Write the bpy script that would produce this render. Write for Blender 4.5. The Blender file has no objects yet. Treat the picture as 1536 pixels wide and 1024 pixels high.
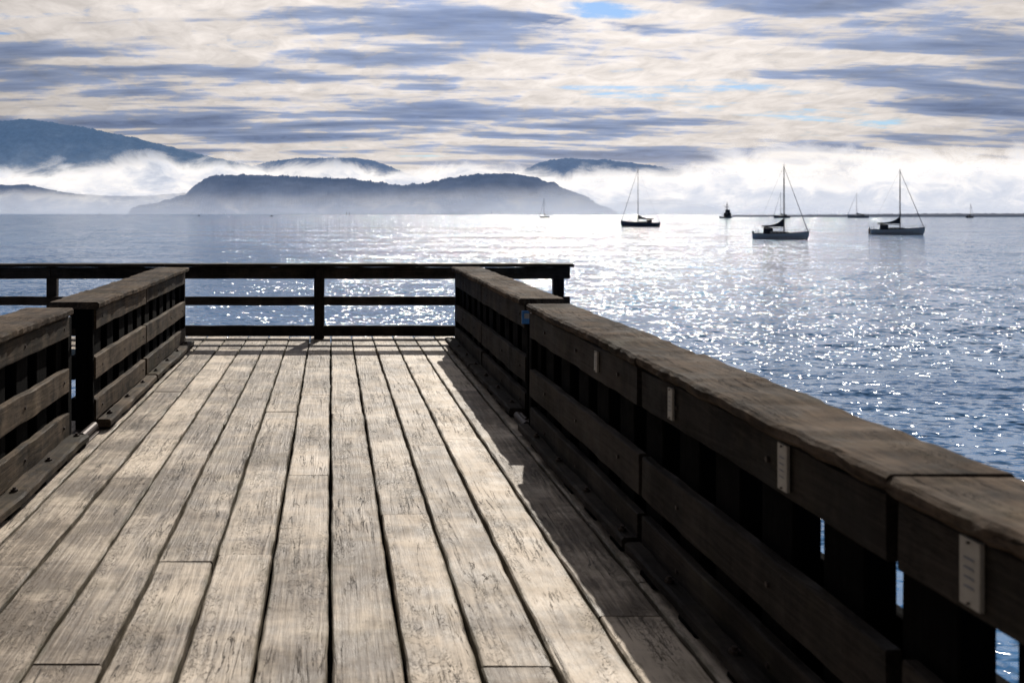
import bpy, math, random
import numpy as np
from mathutils import Vector, noise as mn
R=math.radians
scene=bpy.context.scene
F=1400.0; CAM=1.6; SEA=-4.0
SAZ,SEL=R(14),R(35)
S=Vector((math.sin(SAZ)*math.cos(SEL),math.cos(SAZ)*math.cos(SEL),math.sin(SEL)))

# ---------------------------------------------------------------- node helper
class G:
    def __init__(s,nt): s.nt=nt; nt.nodes.clear()
    def n(s,t,ins=None,**p):
        nd=s.nt.nodes.new(t)
        for k,v in p.items(): setattr(nd,k,v)
        if ins:
            for k,v in ins.items(): s.set(nd.inputs[k],v)
        return nd
    def set(s,sock,v):
        if isinstance(v,bpy.types.NodeSocket): s.nt.links.new(v,sock)
        else:
            if isinstance(v,tuple) and len(v)==3 and sock.type=='RGBA': v=v+(1,)
            sock.default_value=v
    def m(s,op,a,b=0.0,c=None,clamp=False):
        nd=s.n('ShaderNodeMath',operation=op,use_clamp=clamp); s.set(nd.inputs[0],a); s.set(nd.inputs[1],b)
        if c is not None: s.set(nd.inputs[2],c)
        return nd.outputs[0]
    def v(s,op,a,b=(0,0,0)):
        nd=s.n('ShaderNodeVectorMath',operation=op); s.set(nd.inputs[0],a)
        if op=='SCALE': s.set(nd.inputs['Scale'],b)
        else: s.set(nd.inputs[1],b)
        return nd.outputs['Value'] if op in('DOT_PRODUCT','LENGTH') else nd.outputs[0]
    def xyz(s,a,b,c):
        nd=s.n('ShaderNodeCombineXYZ'); s.set(nd.inputs[0],a); s.set(nd.inputs[1],b); s.set(nd.inputs[2],c); return nd.outputs[0]
    def sep(s,a):
        nd=s.n('ShaderNodeSeparateXYZ'); s.set(nd.inputs[0],a); return nd.outputs
    def noise(s,vec,scale,detail=4,rough=.5,dist=0.0,col=False):
        nd=s.n('ShaderNodeTexNoise',{'Vector':vec,'Scale':scale,'Detail':detail,'Roughness':rough,'Distortion':dist})
        return nd.outputs['Color'] if col else nd.outputs['Fac']
    def mr(s,x,a,b,c=0.0,d=1.0,smooth=True):
        nd=s.n('ShaderNodeMapRange',interpolation_type='SMOOTHSTEP' if smooth else 'LINEAR')
        for i,val in enumerate((x,a,b,c,d)): s.set(nd.inputs[i],val)
        return nd.outputs[0]
    def mix(s,f,a,b,mode='MIX'):
        nd=s.n('ShaderNodeMix',data_type='RGBA',blend_type=mode); s.set(nd.inputs[0],f); s.set(nd.inputs[6],a); s.set(nd.inputs[7],b); return nd.outputs[2]
    def out(s,sh): 
        o=s.n('ShaderNodeOutputMaterial'); s.nt.links.new(sh,o.inputs[0])
def newmat(name):
    m=bpy.data.materials.new(name); m.use_nodes=True; return m,G(m.node_tree)
def simple(name,col,rough=.5,metal=0.0,var=.25,scale=3.0):
    m,g=newmat(name)
    tc=g.n('ShaderNodeTexCoord').outputs['Object']
    n=g.noise(tc,scale,5,.6)
    c=g.mix(n,tuple(x*(1-var) for x in col),tuple(min(1,x*(1+var)) for x in col))
    b=g.n('ShaderNodeBsdfPrincipled',{'Base Color':c,'Roughness':rough,'Metallic':metal})
    g.out(b.outputs[0]); return m

def wood(name,axis,dark,light,cracks=.8,rough=.6,moss=0.0,spec=.4,bump=.004,pitch=0):
    m,g=newmat(name)
    tc=g.n('ShaderNodeTexCoord').outputs['Object']
    isl=g.n('ShaderNodeNewGeometry').outputs['Random Per Island']
    off=g.xyz(g.m('MULTIPLY',isl,57.),g.m('MULTIPLY',isl,31.),g.m('MULTIPLY',isl,83.))
    def sc(al,ac):
        v=[ac,ac,ac]; v[axis]=al
        return g.v('ADD',g.v('MULTIPLY',tc,tuple(v)),off)
    n1=g.noise(sc(.28,4.0),1,3,.5,.25)
    rings=g.m('MULTIPLY_ADD',g.m('SINE',g.m('MULTIPLY',n1,95.)),.5,.5)
    rings=g.m('POWER',rings,2.)
    fib=g.noise(sc(2.2,75),1,5,.65)
    fib2=g.noise(sc(12,190),1,3,.6)
    cn=g.noise(sc(1.1,20),1,5,.6,.8)
    crack=g.mr(g.m('ABSOLUTE',g.m('SUBTRACT',cn,.5)),.0,.012,1,0)
    cmask=g.mr(g.noise(sc(1.6,7),1,3,.5),.50,.62)
    crack=g.m('MULTIPLY',g.m('MULTIPLY',crack,cmask),cracks)
    c2=g.noise(sc(9,16),1,4,.6,2.4)
    crack2=g.m('MULTIPLY',g.mr(g.m('ABSOLUTE',g.m('SUBTRACT',c2,.5)),.0,.014,1,0),g.mr(g.noise(sc(.9,6),1.3,3,.5),.52,.59))
    crack=g.m('MAXIMUM',crack,g.m('MULTIPLY',crack2,cracks*.8))
    patch=g.noise(tc,1.3,7,.65)
    patch2=g.noise(g.v('ADD',tc,off),5.,6,.7,.4)
    bands=g.noise(sc(3.2,1.1),1,6,.7)
    t=g.m('ADD',g.m('MULTIPLY',rings,.13),g.m('MULTIPLY',fib,.62))
    t=g.m('ADD',t,g.m('MULTIPLY',g.m('SUBTRACT',patch,.5),1.35))
    t=g.m('ADD',t,g.m('MULTIPLY',g.m('SUBTRACT',patch2,.5),1.1))
    t=g.m('ADD',t,g.m('MULTIPLY',g.m('SUBTRACT',bands,.5),1.2))
    t=g.m('ADD',t,g.m('MULTIPLY',g.m('SUBTRACT',isl,.5),.36))
    t=g.mr(t,-.02,.80)
    col=g.mix(t,dark,light)
    hue=g.m('FRACT',g.m('MULTIPLY',isl,7.31))
    col=g.mix(g.m('MULTIPLY',hue,.35),col,g.v('MULTIPLY',col,(.93,.98,1.06)))
    speck=g.mr(g.noise(sc(18,60),1,3,.6),.58,.70)
    col=g.mix(g.m('MULTIPLY',speck,.38),col,tuple(x*.4 for x in dark))
    if moss>0:
        mm=g.m('MULTIPLY',g.mr(g.noise(tc,2.2,5,.7),.5,.68),moss)
        col=g.mix(mm,col,(.12,.105,.05))
    if pitch:
        fx=g.m('FRACT',g.m('DIVIDE',g.m('ADD',g.sep(tc)[0],pitch*20),pitch))
        e=g.m('MULTIPLY',g.m('ABSOLUTE',g.m('SUBTRACT',fx,.48)),2.)
        e=g.m('ADD',e,g.m('MULTIPLY',g.m('SUBTRACT',g.noise(g.v('MULTIPLY',tc,(14,5,1)),1,5,.7),.5),.6))
        e=g.mr(e,.78,1.02)
        col=g.mix(g.m('MULTIPLY',e,.8),col,(.055,.046,.020))
    col=g.mix(crack,col,(.014,.011,.008))
    h=g.m('ADD',g.m('MULTIPLY',fib,.7),g.m('MULTIPLY',rings,.12))
    h=g.m('ADD',h,g.m('MULTIPLY',fib2,.35))
    h=g.m('ADD',h,g.m('MULTIPLY',patch2,.6))
    h=g.m('SUBTRACT',h,g.m('MULTIPLY',crack,1.2))
    bp=g.n('ShaderNodeBump',{'Strength':.95,'Distance':bump,'Height':h}).outputs[0]
    ro=g.mr(patch2,.3,.7,rough-.1,rough+.15)
    b=g.n('ShaderNodeBsdfPrincipled',{'Base Color':col,'Roughness':ro,'Specular IOR Level':spec,'Normal':bp})
    g.out(b.outputs[0]); return m

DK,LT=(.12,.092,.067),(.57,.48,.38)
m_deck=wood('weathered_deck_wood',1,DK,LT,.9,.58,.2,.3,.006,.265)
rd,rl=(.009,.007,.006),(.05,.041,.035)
m_rail_shaded=[wood('shade_toned_rail_wood_'+'xyz'[a],a,rd,rl,.6,.75,.1,.12) for a in range(3)]  # unlit-side copy of the rail timber, shade put into its colour
m_black=[wood('black_wood_'+'xyz'[a],a,(.001,.001,.0013),(.0045,.0042,.0043),.3,.9,0,.04) for a in range(3)]  # near-black timber tone
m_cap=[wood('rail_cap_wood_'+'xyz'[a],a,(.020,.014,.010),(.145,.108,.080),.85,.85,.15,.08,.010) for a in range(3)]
m_rail_lit=[wood('sun_toned_rail_wood_'+'xyz'[a],a,(.016,.012,.0085),(.13,.097,.069),.8,.75,.15,.12) for a in range(3)]  # lit-side copy of the rail timber, sunlight put into its colour
m_metal=simple('rusty_iron',(.035,.025,.022),.55,.6)
m_sign=simple('faded_plaque',(.33,.31,.28),.5,0,.25,40)
m_blue=simple('blue_sign_paint',(.05,.18,.42),.4)
m_ink=simple('faded_ink',(.17,.18,.22),.6)

# ---------------------------------------------------------------- mesh helper
class MB:
    def __init__(s,seed=0): s.v=[]; s.f=[]; s.mi=[]; s.mats=[]; s.r=random.Random(seed)
    def mid(s,m):
        if m not in s.mats: s.mats.append(m)
        return s.mats.index(m)
    def board(s,x0,x1,y0,y1,z0,z1,axis,mat,ch=.006,jit=.002,seg=.25,cup=0):
        lo=[min(x0,x1),min(y0,y1),min(z0,z1)]; hi=[max(x0,x1),max(y0,y1),max(z0,z1)]
        a=axis; b,c=[i for i in range(3) if i!=a]
        L=hi[a]-lo[a]; n=max(1,int(L/seg)); base=len(s.v); i0=s.mid(mat)
        db,dc=hi[b]-lo[b],hi[c]-lo[c]; ch=min(ch,db*.3,dc*.3)
        ob=oc=0
        for k in range(n+1):
            t=lo[a]+L*k/n
            ob=.6*ob+s.r.uniform(-jit,jit); oc=.6*oc+s.r.uniform(-jit,jit)*.6
            B0,B1,C0,C1=lo[b]+ob,hi[b]+ob,lo[c]+oc,hi[c]+oc
            for (p,q) in ((B0+ch,C0),(B1-ch,C0),(B1,C0+ch),(B1,C1-ch),(B1-ch,C1),(B0+ch,C1),(B0,C1-ch),(B0,C0+ch)):
                w=[0,0,0]; w[a]=t; w[b]=p+s.r.uniform(-1,1)*jit*.5; w[c]=q+s.r.uniform(-1,1)*jit*.35; s.v.append(tuple(w))
        for k in range(n):
            for j in range(8):
                p=base+k*8+j; q=base+k*8+(j+1)%8
                s.f.append((p,q,q+8,p+8)); s.mi.append(i0)
        s.f.append(tuple(base+j for j in reversed(range(8)))); s.mi.append(i0)
        s.f.append(tuple(base+n*8+j for j in range(8))); s.mi.append(i0)
    def tube(s,p,q,r0,r1,mat,n=8):
        p=Vector(p);q=Vector(q);d=(q-p).normalized(); u=d.orthogonal().normalized(); w=d.cross(u)
        b=len(s.v); i0=s.mid(mat)
        for c,r in((p,r0),(q,r1)):
            for k in range(n):
                a=2*math.pi*k/n; s.v.append(tuple(c+u*math.cos(a)*r+w*math.sin(a)*r))
        for k in range(n):
            s.f.append((b+k,b+(k+1)%n,b+n+(k+1)%n,b+n+k)); s.mi.append(i0)
        s.f.append(tuple(b+k for k in reversed(range(n)))); s.mi.append(i0)
        s.f.append(tuple(b+n+k for k in range(n))); s.mi.append(i0)
    def loft(s,secs,mat,caps=True):
        b=len(s.v); i0=s.mid(mat); n=len(secs[0])
        for sc in secs: s.v+= [tuple(p) for p in sc]
        for k in range(len(secs)-1):
            for j in range(n):
                s.f.append((b+k*n+j,b+k*n+(j+1)%n,b+(k+1)*n+(j+1)%n,b+(k+1)*n+j)); s.mi.append(i0)
        if caps:
            s.f.append(tuple(b+j for j in reversed(range(n)))); s.mi.append(i0)
            s.f.append(tuple(b+(len(secs)-1)*n+j for j in range(n))); s.mi.append(i0)
    def obj(s,name,parent=None,loc=(0,0,0),rot=0,smooth=False):
        me=bpy.data.meshes.new(name); me.from_pydata(s.v,[],s.f)
        for m in s.mats: me.materials.append(m)
        me.polygons.foreach_set('material_index',s.mi)
        if smooth: me.polygons.foreach_set('use_smooth',[True]*len(s.f))
        import bmesh
        bm=bmesh.new(); bm.from_mesh(me); bmesh.ops.recalc_face_normals(bm,faces=bm.faces); bm.to_mesh(me); bm.free()
        o=bpy.data.objects.new(name,me); scene.collection.objects.link(o)
        o.location=loc; o.rotation_euler[2]=rot
        if parent: o.parent=parent
        return o
def empty(name,loc=(0,0,0),rot=0):
    e=bpy.data.objects.new(name,None); scene.collection.objects.link(e); e.location=loc; e.rotation_euler[2]=rot; return e

# ---------------------------------------------------------------- pier deck
pier=empty('wooden_pier')
mb=MB(3); r=random.Random(11)
W=.265
for i in range(-8,7):
    x0=i*W; x1=x0+W-.012
    y=-2.5+r.uniform(-2.5,0)
    while y<10.85:
        L=r.uniform(2.4,6.0); y1=min(y+L,10.9)
        if 10.9-y1<.8: y1=10.9
        mb.board(x0+r.uniform(0,.004),x1-r.uniform(0,.005),y+.001,y1-.001,-.07+r.uniform(-.004,.002),r.uniform(-.002,.002),1,m_deck,.007,.0035,.11)
        y=y1
for i in range(-23,12):
    x0=i*W
    mb.board(x0,x0+W-.010,10.905,12.02,-.07,r.uniform(-.003,.002),1,m_deck,.007,.002,.3)
mb.obj('deck_planks',pier)
mb=MB(5)
for y in np.arange(-2,12.2,1.2): 
    mb.board(-2.1,1.82,y,y+.15,-.36,-.135,0,m_black[0])
mb.board(-6.0,3.1,11.0,11.15,-.36,-.075,0,m_black[0]); mb.board(-6.0,3.1,11.8,11.95,-.36,-.075,0,m_black[0])
for k in range(15): mb.board((k-8)*W+W-.05,(k-8)*W+W+.04,-2.5,10.9,-.13,-.0765,1,m_black[1],seg=1)  # black strips closing each plank gap from below
for x in (-1.9,-.6,.6,1.6): mb.board(x,x+.2,-2.5,12,-.70,-.365,1,m_black[1],seg=1)
mb.obj('joists_and_gap_strips',pier)
mb=MB(6)
for y in (-1.5,2.5,6.6,11.4):
    for x in (-1.8,-.1,1.7): mb.tube((x,y,SEA-1.5),(x,y,-.70),.17,.15,m_black[2],14)
for x in (-5.5,-3.6,2.9): mb.tube((x,11.4,SEA-1.5),(x,11.4,-.37),.17,.15,m_black[2],14)
mb.obj('piles',pier)

# ---------------------------------------------------------------- railings
def railing(s,Y0,Y1,face,cin,cout,curb,layers,pitch,seed,mt,joints,top=.94,pw=.21):
    root=empty('wooden_railing',(s*face,(Y0+Y1)/2,0))
    ox,oy=-s*face,-(Y0+Y1)/2
    rr=random.Random(seed)
    def done(m,n):
        o=m.obj(n,root); o.location=(ox,oy,0)
    js=[Y0]+[j for j in joints if Y0<j<Y1]+[Y1]
    m=MB(seed)
    for a,b in zip(js[:-1],js[1:]):
        dz=rr.uniform(-.002,.002); ww=rr.uniform(-.003,.003)
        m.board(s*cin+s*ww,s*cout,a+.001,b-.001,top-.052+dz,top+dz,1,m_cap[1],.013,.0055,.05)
    done(m,'cap_rail')
    m=MB(seed+1)
    for (z0,z1) in layers:
        for a,b in zip(js[:-1],js[1:]):
            m.board(s*face,s*(face+.045),a+.05+.003,b-.003,z0+rr.uniform(-.006,.006),z1+rr.uniform(-.006,.003),1,mt[1],.006,.004,.12)
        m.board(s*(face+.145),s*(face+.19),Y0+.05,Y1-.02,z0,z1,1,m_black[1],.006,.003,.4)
    done(m,'rail_boards')
    m=MB(seed+2); y=Y0+.2
    while y<Y1-.25:
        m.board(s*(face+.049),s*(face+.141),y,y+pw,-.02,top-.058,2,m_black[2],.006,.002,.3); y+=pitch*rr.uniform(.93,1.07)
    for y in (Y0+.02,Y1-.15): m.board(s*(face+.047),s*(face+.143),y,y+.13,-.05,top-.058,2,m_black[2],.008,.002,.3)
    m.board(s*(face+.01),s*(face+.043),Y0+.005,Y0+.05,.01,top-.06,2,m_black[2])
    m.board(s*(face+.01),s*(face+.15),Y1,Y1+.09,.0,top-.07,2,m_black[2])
    done(m,'pickets')
    m=MB(seed+3)
    for a,b in zip(js[:-1],js[1:]):
        m.board(s*curb,s*(face-.004),a+.04,b-.01,.028,.085,1,mt[1],.012,.006,.12)
    y=Y0+.1
    while y<Y1-.1:
        m.board(s*(curb+.015),s*(face-.01),y,y+.16,.002,.026,1,m_black[1]); y+=.45
    done(m,'toe_curb')
    m=MB(seed+4); y=Y0+.25
    while y<Y1:
        xx=s*(curb+face)/2; m.tube((xx,y,.08),(xx,y,.097),.022,.020,m_metal,8); m.tube((xx,y,.09),(xx,y,.108),.011,.010,m_metal,6); y+=.62
    for (z0,z1) in layers:
        y=Y0+.26
        while y<Y1:
            m.tube((s*(face+.003),y,(z0+z1)/2),(s*(face-.006),y,(z0+z1)/2),.011,.009,m_metal,8); y+=pitch*2
    done(m,'bolts')
    return root
LR=[(.70,.880),(.28,.48),(.03,.20)]
LL=[(.745,.885),(.37,.54),(.07,.23)]
railing(1,-2.0,6.72,1.43,1.40,1.73,1.345,LR,.40,21,m_rail_shaded,[2.35,4.3],.94,.22)
railing(1,7.18,11.30,1.50,1.45,1.80,1.375,LR,.40,31,m_rail_shaded,[9.3],.94)
railing(-1,-2.0,6.38,1.79,1.76,2.10,1.655,LL,.40,41,m_rail_lit,[.9,4.1],.945)
railing(-1,6.80,11.05,1.73,1.69,2.06,1.62,LL,.38,51,m_rail_lit,[8.7],.945)
# end railing
root=empty('wooden_railing',(0,11.85,0))
m=MB(61)
for a,b in ((-6,-2.1),(-2.1,1.1),(1.1,3.06)):
    m.board(a+.003,b-.003,11.74,12.0,.905,.945,0,m_rail_shaded[0],.01,.003,.15)
m.obj('cap_rail',root).location=(0,-11.85,0)
m=MB(62)
for z0,z1 in ((.755,.900),(.42,.53),(.03,.165)):
    for a,b in ((-6,-3.55),(-3.55,-.10),(-.10,3.02)):
        m.board(a+.003,b-.003,11.80,11.845,z0,z1,0,m_rail_shaded[0],.006,.003,.2)
m.obj('rail_boards',root).location=(0,-11.85,0)
m=MB(63)
for x in (-5.9,-3.62,-.22,2.83):
    m.board(x,x+.13,11.850,11.96,-.1,.901,2,m_rail_shaded[2],.008,.003,.2)
m.board(-.215,-.10,11.76,11.795,.0,.893,2,m_rail_shaded[2],.008,.003,.2)
m.obj('posts',root).location=(0,-11.85,0)
# plaques on the near right railing
for y,h,w in ((2.07,.15,.068),(2.93,.145,.06),(3.90,.13,.05),(5.0,.11,.05)):
    e=empty('railing_plaque',(1.43,y,.80))
    m=MB(int(y*10)); m.board(-.016,-.004,-w/2,w/2,-h/2,h/2,2,m_sign,.002,.0005,.2); m.obj('plate',e)
    m=MB(1)
    for z in (-.45*h,.45*h): m.tube((-.013,0,z),(-.021,0,z),.003,.003,m_metal)
    for k in range(4): m.board(-.0185,-.0165,-w*.25,w*.22,-h*.22+k*h*.14,-h*.22+k*h*.14+.003,1,m_ink,.0005,.0001,1)
    m.obj('lettering_and_screws',e)
e=empty('blue_sign',(1.48,7.10,.80)); m=MB(4)
m.board(-.03,.10,.0,.012,-.05,.05,0,m_blue,.003,.0005,1); m.board(-.012,.08,-.004,-.001,-.01,.03,0,m_sign,.0005,.0001,1); m.obj('plate',e)
e=empty('hinge_bracket',(1.42,6.95,0)); m=MB(4)
m.board(-.02,.14,-.2,.2,.006,.018,1,m_metal,.003); m.tube((.0,-.17,.05),(.0,.17,.05),.03,.03,m_metal,12); m.board(.0,.02,-.1,.1,.01,.09,1,m_metal); m.obj('plate',e)
e=empty('hinge_bracket',(-1.72,6.6,0)); m=MB(4)
m.board(-.14,.04,-.2,.2,.006,.018,1,m_metal,.003); m.tube((.0,-.17,.05),(.0,.17,.05),.03,.03,m_metal,12); m.obj('plate',e)

# ---------------------------------------------------------------- water
m,g=newmat('sea_water')
pos=g.n('ShaderNodeNewGeometry').outputs['Position']
def slope(sc,st,amp,det=2):
    p=g.v('MULTIPLY',pos,(sc*st,sc,1.)); c=g.noise(p,1,det,.55,.3,col=True)
    return g.v('MULTIPLY',g.v('SUBTRACT',c,(.5,.5,.5)),(amp*.95,amp,0))
big=slope(.22,.45,.6)
mid=slope(1.3,.5,1.3)
fine=slope(4.8,.6,2.0,1)
gust=g.noise(g.v('MULTIPLY',pos,(.010,.045,1)),1,9,.75)
amp=g.mr(gust,.36,.66,.3,1.95,False)
sl=g.v('ADD',big,g.v('SCALE',g.v('ADD',mid,fine),amp))
nrm=g.v('NORMALIZE',g.v('ADD',g.v('MULTIPLY',sl,(1,1,0)),(0,0,1)))
bc=g.mix(g.mr(gust,.35,.65),(.015,.095,.245),(.032,.145,.33))
b=g.n('ShaderNodeBsdfPrincipled',{'Base Color':bc,'Roughness':.105,'IOR':1.333,'Normal':nrm})
g.out(b.outputs[0])
me=bpy.data.meshes.new('water'); me.from_pydata([(-60000,-3000,0),(60000,-3000,0),(60000,70000,0),(-60000,70000,0)],[],[(0,1,2,3)])
me.materials.append(m); o=bpy.data.objects.new('water',me); o.location=(0,0,SEA); scene.collection.objects.link(o)

# ---------------------------------------------------------------- hills
def hillmat(name,haze_glow,haze_glow_low,ztop,alb=(.012,.015,.017)):
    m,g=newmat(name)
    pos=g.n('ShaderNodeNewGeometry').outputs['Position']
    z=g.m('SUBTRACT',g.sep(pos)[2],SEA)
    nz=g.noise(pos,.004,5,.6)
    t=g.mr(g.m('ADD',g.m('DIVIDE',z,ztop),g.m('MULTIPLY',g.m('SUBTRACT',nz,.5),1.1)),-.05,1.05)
    em=g.mix(t,haze_glow_low,haze_glow)  # aerial haze painted as emission, paler towards the base
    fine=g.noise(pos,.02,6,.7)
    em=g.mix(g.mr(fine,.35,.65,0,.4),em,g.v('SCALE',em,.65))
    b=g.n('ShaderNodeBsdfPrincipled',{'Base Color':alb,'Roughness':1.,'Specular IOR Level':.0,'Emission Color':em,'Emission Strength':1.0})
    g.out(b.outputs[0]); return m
def hill(name,Y,depth,pts,mat,jag,seed,rough=.06,step=1.0):
    px=np.arange(pts[0][0],pts[-1][0]+.01,step); py=np.interp(px,[p[0] for p in pts],[p[1] for p in pts])
    k=int(9/step); ker=np.ones(k)/k; py=np.convolve(np.pad(py,(k//2,k-1-k//2),mode='edge'),ker,'valid')
    X=(px-497)/F*Y; H=np.maximum((318-py)/F*Y+CAM-SEA,0)
    rr=np.random.RandomState(seed); ny=16; vs=[];fs=[]
    for j in range(ny):
        t=j/(ny-1); cs=math.sin(math.pi*min(t,1))**.75
        for i in range(len(px)):
            nn=mn.fractal(Vector((X[i]/Y*9+seed,t*2.5,seed)),1,2,5)
            h=H[i]*cs*(1+rough*nn*(1 if abs(t-.5)<.05 else 3))
            edge=min(1,H[i]/ (jag*3+1e-3))
            cl=.35+1.0*max(0,mn.noise(Vector((i*.11,seed,j*.1)))+.4)
            h+=jag*edge*cl*(rr.rand()**2)*(cs>.1)
            vs.append((X[i]+ (rr.rand()-.5)*Y/F*.6,(t-.5)*depth,h-3*(t in(0,1))))
    n=len(px)
    for j in range(ny-1):
        for i in range(n-1): fs.append((j*n+i,j*n+i+1,(j+1)*n+i+1,(j+1)*n+i))
    me=bpy.data.meshes.new(name); me.from_pydata(vs,[],fs); me.materials.append(mat)
    me.polygons.foreach_set('use_smooth',[True]*len(fs))
    o=bpy.data.objects.new(name,me); o.location=(0,Y,SEA); scene.collection.objects.link(o); return o
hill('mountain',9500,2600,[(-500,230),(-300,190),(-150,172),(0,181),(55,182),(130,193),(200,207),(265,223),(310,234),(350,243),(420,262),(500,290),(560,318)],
     hillmat('mountain_forest_haze_glow',(.080,.142,.255),(.19,.26,.38),800),14,3,.02,1.2)
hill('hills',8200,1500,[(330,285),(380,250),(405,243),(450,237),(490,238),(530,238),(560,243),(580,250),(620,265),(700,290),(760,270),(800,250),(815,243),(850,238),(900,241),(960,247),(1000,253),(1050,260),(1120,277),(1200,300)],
     hillmat('far_hill_forest_haze_glow',(.11,.17,.295),(.25,.31,.42),380),14,5,.02,1.2)
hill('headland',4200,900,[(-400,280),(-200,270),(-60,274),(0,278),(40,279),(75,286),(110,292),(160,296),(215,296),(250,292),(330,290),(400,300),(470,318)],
     hillmat('low_headland_forest_haze_glow',(.095,.135,.23),(.24,.29,.39),110),7,8,.05)
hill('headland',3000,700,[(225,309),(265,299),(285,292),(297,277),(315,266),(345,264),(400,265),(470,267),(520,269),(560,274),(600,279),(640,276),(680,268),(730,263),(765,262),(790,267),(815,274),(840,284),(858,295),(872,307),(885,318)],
     hillmat('headland_forest_haze_glow',(.070,.107,.195),(.24,.285,.39),125),8,13,.03)
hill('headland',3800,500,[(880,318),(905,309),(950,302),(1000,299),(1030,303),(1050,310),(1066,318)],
     hillmat('hazy_point_forest_glow',(.2,.235,.32),(.4,.42,.48),60),5,17,.05)
m,g=newmat('spit_rock_haze_glow'); pos=g.n('ShaderNodeNewGeometry').outputs['Position']
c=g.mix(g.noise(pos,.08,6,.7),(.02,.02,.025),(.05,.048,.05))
g.out(g.n('ShaderNodeBsdfPrincipled',{'Base Color':c,'Roughness':1.,'Specular IOR Level':.05,'Emission Color':(.07,.085,.12,1),'Emission Strength':1.0}).outputs[0])  # faint bluish emission painted on the rock as aerial haze
hill('breakwater',1100,26,[(1085,325),(1100,323),(1200,322.6),(1290,322),(1400,321),(1560,321),(1900,320),(2300,321)],m,1.0,19,.05)

# ---------------------------------------------------------------- fog banks
def fog(name,Y,prof,alpha,nscale,edge,seed,soft=.78,col=(.97,.95,.93),col2=(.58,.63,.73)):
    m,g=newmat(name+'_vapour')
    uv=g.n('ShaderNodeUVMap').outputs[0]; u,v,_=g.sep(uv)
    pos=g.n('ShaderNodeNewGeometry').outputs['Position']
    p=g.v('ADD',g.v('MULTIPLY',pos,(nscale,nscale,nscale*2.0)),(seed*3.1,0,seed))
    n=g.noise(p,1,7,.62,.5); n2=g.noise(p,.35,4,.5)
    e=g.m('ADD',v,g.m('MULTIPLY',g.m('SUBTRACT',n,.5),edge))
    e=g.m('ADD',e,g.m('MULTIPLY',g.m('SUBTRACT',n2,.5),edge*.8))
    a=g.mr(e,soft,1.05,1,0)
    body=g.mr(g.m('ADD',g.m('MULTIPLY',n2,.6),g.m('MULTIPLY',n,.4)),.33,.55,.6,1)
    a=g.m('MULTIPLY',g.m('MULTIPLY',a,body),g.m('MULTIPLY',u,alpha),clamp=True)
    cc=g.mix(g.mr(g.m('ADD',g.m('MULTIPLY',g.m('SUBTRACT',n,.5),2.4),v),.15,.95),col2,col)  # fog shading put into the colour: greyer low down, brighter on top
    tr=g.n('ShaderNodeBsdfTranslucent',{'Color':cc}).outputs[0]
    di=g.n('ShaderNodeBsdfDiffuse',{'Color':cc}).outputs[0]
    ms=g.n('ShaderNodeMixShader',{0:.26,1:tr,2:di}).outputs[0]
    tp=g.n('ShaderNodeBsdfTransparent').outputs[0]
    g.out(g.n('ShaderNodeMixShader',{0:a,1:tp,2:ms}).outputs[0])
    pxs=np.arange(prof[0][0],prof[-1][0]+1,20.); top=np.interp(pxs,[q[0] for q in prof],[q[1] for q in prof]); dens=np.interp(pxs,[q[0] for q in prof],[q[2] for q in prof])
    vs=[];fs=[];uvs=[]; rows=[0,.25,.5,.75,1,1.25,1.6]; n_=len(pxs)
    for rv in rows:
        for i,px in enumerate(pxs):
            H=(318-top[i])/F*Y+CAM-SEA
            x=(px-497)/F*Y
            vs.append((x,math.sin(x/Y*5+seed)*Y*.02,H*rv)); uvs.append((dens[i],rv))
    for j in range(len(rows)-1):
        for i in range(n_-1): fs.append((j*n_+i,j*n_+i+1,(j+1)*n_+i+1,(j+1)*n_+i))
    me=bpy.data.meshes.new(name); me.from_pydata(vs,[],fs); me.materials.append(m)
    ul=me.uv_layers.new(name='UVMap')
    for lp in me.loops: ul.data[lp.index].uv=uvs[lp.vertex_index]
    me.polygons.foreach_set('use_smooth',[True]*len(fs))
    o=bpy.data.objects.new(name,me); o.location=(0,Y,SEA); scene.collection.objects.link(o)
fog('fog_bank',6400,[(-700,245,.95),(0,247,.95),(130,243,.95),(230,230,1),(340,230,1),(420,242,1),(600,238,1),(780,243,1),(860,252,1),(1020,248,1),(1090,226,1),(1300,221,1),(1500,224,1),(2400,220,1)],1.1,1/330.,.75,1,.72)
fog('fog_bank',3500,[(-700,290,.5),(0,282,.55),(260,276,.7),(400,300,.3),(760,300,.3),(850,258,.9),(960,252,1),(1100,248,.95),(1250,242,.9),(1536,246,.9),(2400,244,.9)],.9,1/150.,.8,2,.55)
fog('fog_bank',2300,[(-700,280,.45),(0,280,.45),(300,288,.5),(500,286,.55),(650,282,.64),(850,272,.85),(1000,286,.65),(1300,296,.5),(2400,292,.5)],.85,1/110.,.7,3,.0)

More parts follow.
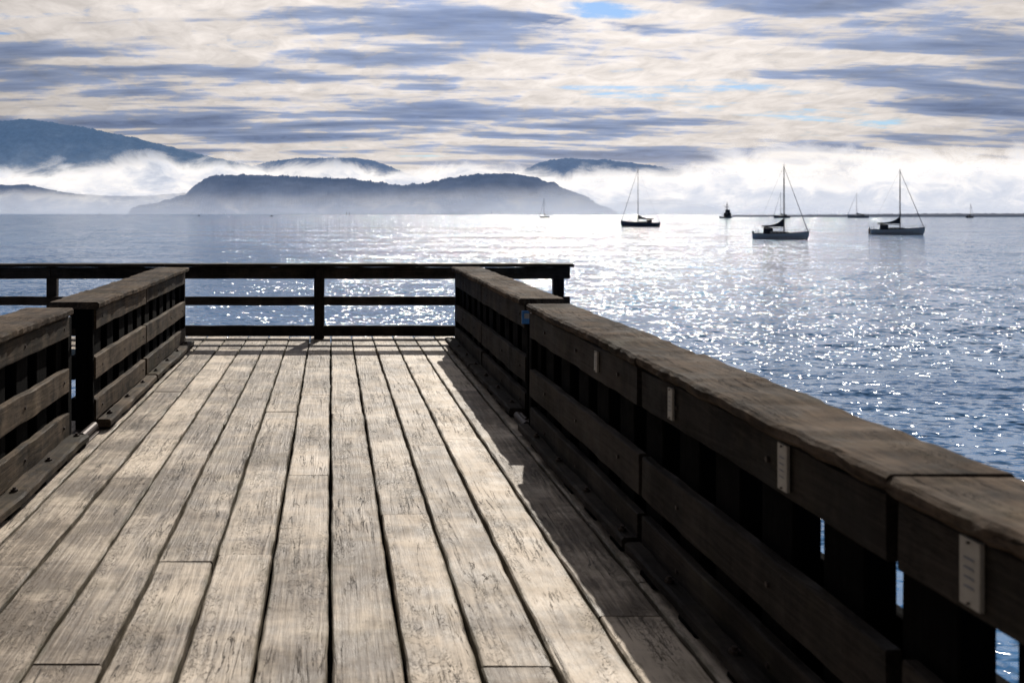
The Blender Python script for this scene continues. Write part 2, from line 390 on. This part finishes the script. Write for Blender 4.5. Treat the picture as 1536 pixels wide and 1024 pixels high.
# ---------------------------------------------------------------- boats
m_white=simple('white_gelcoat',(.5,.51,.53),.3,0,.06); m_navy=simple('navy_hull_paint',(.02,.035,.08),.3)
m_canvas=simple('dark_canvas',(.012,.018,.035),.85); m_alu=simple('mast_alloy',(.05,.05,.06),.5,.3)
m_rope=simple('rigging_wire',(.03,.03,.035),.5,.3); m_glass=simple('cabin_glass',(.01,.012,.016),.1); m_teak=simple('teak_trim',(.13,.08,.045),.6)
def sailboat(px,Y,L,B,mast,head,hull,seed,cover=m_canvas,dodger=True):
    X=(px-497)/F*Y
    root=empty('sailboat',(X,Y,SEA),head)
    x0=-L*.55; fb=L*.10
    def hb(t): return B/2*(math.sin(math.pi*min(1,(t*.62+.28)))**.8)*(1 if t<.6 else max(0.02,1-((t-.6)/.4)**2.2))
    secs=[]
    for k in range(15):
        t=k/14; x=x0+L*t*(1) ; w=hb(t); sh=fb*(1+.35*(t-.35)**2*2.2+ (.25*t)); kd=-.35*(1-(2*t-1)**4)
        rk=L*.05*(t>.93)
        secs.append([(x,-w,sh),(x+rk*0,-w*.97,sh*.55),(x-rk*.6,-w*.86,0.05),(x-rk,-w*.4,kd-.15),(x-rk,w*.4,kd-.15),(x-rk*.6,w*.86,.05),(x,w*.97,sh*.55),(x,w,sh)])
    m=MB(seed); m.loft(secs,hull)
    o=m.obj('hull',root,smooth=False)
    m=MB(seed)
    for k in range(14):
        for sgn in(0,7): m.tube(Vector(secs[k][sgn])+Vector((0,0,.03)),Vector(secs[k+1][sgn])+Vector((0,0,.03)),.05,.05,m_teak,5)
    for t in np.linspace(.05,.95,9):
        k=int(t*14)
        for sgn in (0,7):
            p=Vector(secs[k][sgn]); m.tube(p,p+Vector((0,0,.65)),.022,.02,m_alu,5)
            q=Vector(secs[min(14,k+1)][sgn]); m.tube(p+Vector((0,0,.62)),q+Vector((0,0,.62)),.014,.014,m_rope,4)
    m.tube((x0+L,0,fb*1.5),(x0+L+.15,0,fb*1.5+.75),.03,.03,m_alu,6)
    m.obj('lifelines',root)
    m=MB(seed); cs=[]
    for t,h,w in((.30,.05,.28),(.32,.55,.30),(.5,.6,.31),(.64,.5,.25),(.72,.12,.16)):
        x=x0+L*t; z=fb*1.02; cs.append([(x,-B*w,z),(x,-B*w*.85,z+h),(x,B*w*.85,z+h),(x,B*w,z)])
    m.loft(cs,m_white)
    for sg in(-1,1):
        for t in(.36,.43,.50,.57): m.board(x0+L*t,x0+L*t+L*.045,sg*B*.285,sg*B*.31,fb+.28,fb+.45,0,m_glass,.02,.0)
    m.obj('cabin',root)
    m=MB(seed)
    if dodger:
        ds=[]
        for k in range(7):
            a=math.pi*k/6
            ds.append([(x0+L*.20,-B*.36*math.cos(a),fb+.5+1.05*math.sin(a)**.6 if 0<k<6 else fb+.1),(x0+L*.32,-B*.33*math.cos(a),fb+.45+.9*math.sin(a)**.6 if 0<k<6 else fb+.1),
                       (x0+L*.32,-B*.31*math.cos(a),fb+.40+.85*math.sin(a)**.6 if 0<k<6 else fb+.1),(x0+L*.20,-B*.34*math.cos(a),fb+.45+1.*math.sin(a)**.6 if 0<k<6 else fb+.1)])
        m.loft(ds,m_canvas,False)
    m.tube((x0+L*.07,0,fb),(x0+L*.07,0,fb+1.0),.06,.05,m_alu,6)
    m.tube((x0+L*.10,-.4,fb+.9),(x0+L*.10,.4,fb+.9),.04,.04,m_alu,6)
    m.board(x0-.35,x0-.05,-.2,.2,.1,fb+.5,2,m_canvas,.05,.0)
    m.tube((x0+.1,B*.2,fb),(x0-.2,B*.2,fb+1.8),.03,.02,m_alu,5)
    m.obj('cockpit_gear',root)
    m=MB(seed); zt=mast
    m.tube((0,0,fb),(0,0,zt),.13,.085,m_alu,8)
    for f in(.42,.70): m.tube((0,-B*.30*(1.3-f),zt*f),(0,B*.30*(1.3-f),zt*f),.04,.04,m_alu,5)
    m.tube((0,0,zt),(0,0,zt+.7),.02,.015,m_rope,4); m.tube((-.3,0,zt+.15),(.3,0,zt+.15),.03,.03,m_rope,4)
    m.obj('mast',root)
    m=MB(seed); bl=L*.42; bz=fb+1.25
    m.tube((-.1,0,bz),(-bl,0,bz+.1),.08,.07,m_alu,8)
    bs=[]
    for k in range(8):
        t=k/7; rr_=.26*(1-t*.55); zc=bz+.30+.1*t+ (.8*(1-t)**3)
        bs.append([(-.15-bl*.95*t,rr_*.7*math.cos(a),zc-(.0)+ (rr_+.6*(1-t)**4)*math.sin(a)) for a in [2*math.pi*q/8 for q in range(8)]])
    m.loft(bs,cover); m.obj('boom_and_sail_cover',root)
    m=MB(seed); bow=(x0+L*.985,0,fb*1.45); w=.018+Y*.00003
    m.tube(bow,(0.05,0,zt*.98),w*3.2,w*1.6,cover,6)
    m.tube((x0+.1,0,fb*1.1),(-.05,0,zt),w*.6,w*.6,m_rope,4)
    for sg in(-1,1):
        m.tube((-.1,sg*B*.45,fb),(0,sg*B*.30*.6,zt*.7),w*.6,w*.6,m_rope,4); m.tube((0,sg*B*.18,zt*.7),(0,0,zt*.97),w*.6,w*.6,m_rope,4)
        m.tube((.3,sg*B*.43,fb),(0,sg*.05,zt*.42),w*.5,w*.5,m_rope,4)
    m.obj('standing_rigging',root)
    return root
sailboat(1176,191,10.5,3.3,15.0,R(-42),m_white,1)
sailboat(957,356,14.0,4.1,22.0,R(180-15),m_navy,2)
sailboat(1350,230,11.8,3.5,15.9,R(-20),m_white,3)
sailboat(816,922,10.5,3.4,19.0,R(200),m_white,4,dodger=False)
sailboat(1171,880,15,4,24.0,R(180),m_navy,5)
sailboat(1285,900,19,5,24,R(175),m_white,6)
sailboat(1456,900,9.5,3.2,13.5,R(20),m_navy,7)

def workboat(px,Y,sc,head,name='fishing_boat',tall=True):
    X=(px-497)/F*Y; root=empty(name,(X,Y,SEA),head); L=14*sc;B=4.6*sc
    m=MB(9); secs=[]
    for k in range(11):
        t=k/10; x=-L/2+L*t; w=B/2*(1 if t<.55 else max(.03,1-((t-.55)/.45)**2)); sh=(1.2+1.3*t*t)*sc
        secs.append([(x,-w,sh),(x,-w*.85,0),(x,-w*.4,-.5),(x,w*.4,-.5),(x,w*.85,0),(x,w,sh)])
    m.loft(secs,m_navy); m.obj('hull',root)
    m=MB(10)
    m.board(-1.6*sc,3.6*sc,-1.8*sc,1.8*sc,1.3*sc,4.6*sc,0,m_canvas,.15,.0,9)
    if tall: m.board(-.2*sc,2.9*sc,-1.3*sc,1.3*sc,4.62*sc,7.4*sc,0,m_canvas,.15,.0,9); m.board(.5*sc,2.95*sc,-1.33*sc,1.33*sc,5.4*sc,6.4*sc,0,m_glass,.05,.0,9)
    m.board(.0,3.64*sc,-1.83*sc,1.83*sc,3.2*sc,4.1*sc,0,m_glass,.05,.0,9); m.obj('wheelhouse',root)
    m=MB(11)
    if tall:
        m.tube((.6*sc,0,7*sc),(.6*sc,0,14*sc),.42*sc,.2*sc,m_alu); m.tube((.6*sc,-1.4*sc,10*sc),(.6*sc,1.4*sc,10*sc),.2,.2,m_alu); m.tube((.6*sc,0,8*sc),(-4*sc,0,11*sc),.2,.15,m_alu)
        m.tube((.6*sc,0,13*sc),(L*.47,0,2.6*sc),.08,.08,m_rope); m.tube((.6*sc,0,13*sc),(-L*.45,0,1.6*sc),.08,.08,m_rope)
    m.tube((-3*sc,0,1.2*sc),(-3*sc,0,3*sc),.2*sc,.2*sc,m_alu); m.obj('mast_and_boom',root)
workboat(1090,860,1.05,R(30))
workboat(407,1150,.35,R(0),'motor_boat',False)
workboat(298,1300,.28,R(20),'motor_boat',False)
for px,Y,h in ((520,1500,5),(524,1500,4),(150,1700,3),(737,1800,4)):
    e=empty('channel_marker',((px-497)/F*Y,Y,SEA)); m=MB(2); m.tube((0,0,-2),(0,0,h),.4,.35,m_black[2]); m.tube((0,0,h),(0,0,h+1.2),.7,.3,m_navy); m.obj('pile',e)

# ---------------------------------------------------------------- world
w=bpy.data.worlds.new('World'); scene.world=w; w.use_nodes=True; g=G(w.node_tree)
sky=g.n('ShaderNodeTexSky',sky_type='NISHITA'); sky.sun_disc=False; sky.sun_elevation=SEL; sky.sun_rotation=SAZ; sky.air_density=1.0; sky.dust_density=.6
d=g.v('NORMALIZE',g.n('ShaderNodeTexCoord').outputs['Generated'])
x,y,z=g.sep(d)
zz=g.m('ADD',g.m('MAXIMUM',z,0.),.11)
u=g.m('DIVIDE',x,zz); v=g.m('DIVIDE',y,zz)
p=g.xyz(g.m('MULTIPLY',u,1.0),g.m('MULTIPLY',v,3.1),7.7)
n=g.noise(p,1.0,6,.54,.22)
nb=g.noise(g.xyz(g.m('MULTIPLY',u,.35),g.m('MULTIPLY',v,.9),4.1),1.,2,.5)
nf=g.noise(g.xyz(g.m('MULTIPLY',u,8.),g.m('MULTIPLY',v,6.),1.3),1.,6,.62,.5)
nfs=g.m('SUBTRACT',nf,.5)
den=g.m('ADD',g.m('ADD',n,g.m('MULTIPLY',g.m('SUBTRACT',nb,.5),.28)),g.m('MULTIPLY',nfs,.26))
du=g.m('SUBTRACT',u,.86); dv=g.m('SUBTRACT',v,3.08)
gap=g.m('EXPONENT',g.m('MULTIPLY',g.m('ADD',g.m('MULTIPLY',du,g.m('MULTIPLY',du,26.)),g.m('MULTIPLY',dv,g.m('MULTIPLY',dv,26.))),-1.))
cov=g.mr(g.m('SUBTRACT',den,g.m('MULTIPLY',gap,.26)),.24,.37); thick=g.mr(g.m('SUBTRACT',den,g.m('MULTIPLY',gap,.15)),.45,.56)
sunf=g.m('POWER',g.m('MAXIMUM',g.v('DOT_PRODUCT',d,tuple(S)),0.),3.)
lum=g.m('MULTIPLY_ADD',sunf,.99,.11)
tex=g.m('ADD',.96,g.m('MULTIPLY',nfs,1.0))
bright=g.v('SCALE',g.v('SCALE',(11.5,10.6,10.0),lum),tex)
deep=g.mr(den,.53,.68)
darkc=g.mix(deep,(4.3,5.1,7.2),(2.5,3.2,5.1))
darkc=g.v('SCALE',g.v('SCALE',darkc,lum),g.m('ADD',1.,g.m('MULTIPLY',nfs,1.3)))
cl=g.mix(thick,bright,darkc)
skyc=g.v('MULTIPLY',sky.outputs[0],(.44,.62,.88))
colr=g.mix(cov,skyc,cl)
hz=g.mr(z,.02,.075,1,0)
colr=g.mix(g.m('MULTIPLY',hz,.55),colr,g.v('SCALE',(10.4,9.6,9.2),lum))
bg=g.n('ShaderNodeBackground',{'Color':colr,'Strength':.1})
o=g.n('ShaderNodeOutputWorld'); g.nt.links.new(bg.outputs[0],o.inputs[0])

# ---------------------------------------------------------------- sun, camera
L=bpy.data.lights.new('sun','SUN'); L.energy=5.0; L.angle=R(.5); L.color=(1,.93,.83)
o=bpy.data.objects.new('sun',L); scene.collection.objects.link(o); o.rotation_euler=S.to_track_quat('Z','Y').to_euler(); o.location=(20,60,60)
c=bpy.data.cameras.new('camera'); co=bpy.data.objects.new('camera',c); scene.collection.objects.link(co)
co.location=(0,0,CAM); co.rotation_euler=(R(90),0,0)
c.sensor_width=36; c.lens=36*F/1536; c.shift_x=(768-497)/1536; c.shift_y=-(512-318)/1536
c.clip_start=.1; c.clip_end=120000
c.dof.use_dof=True; c.dof.focus_distance=9; c.dof.aperture_fstop=3.6
scene.camera=co
scene.view_settings.view_transform='Standard'; scene.view_settings.look='None'; scene.view_settings.exposure=0
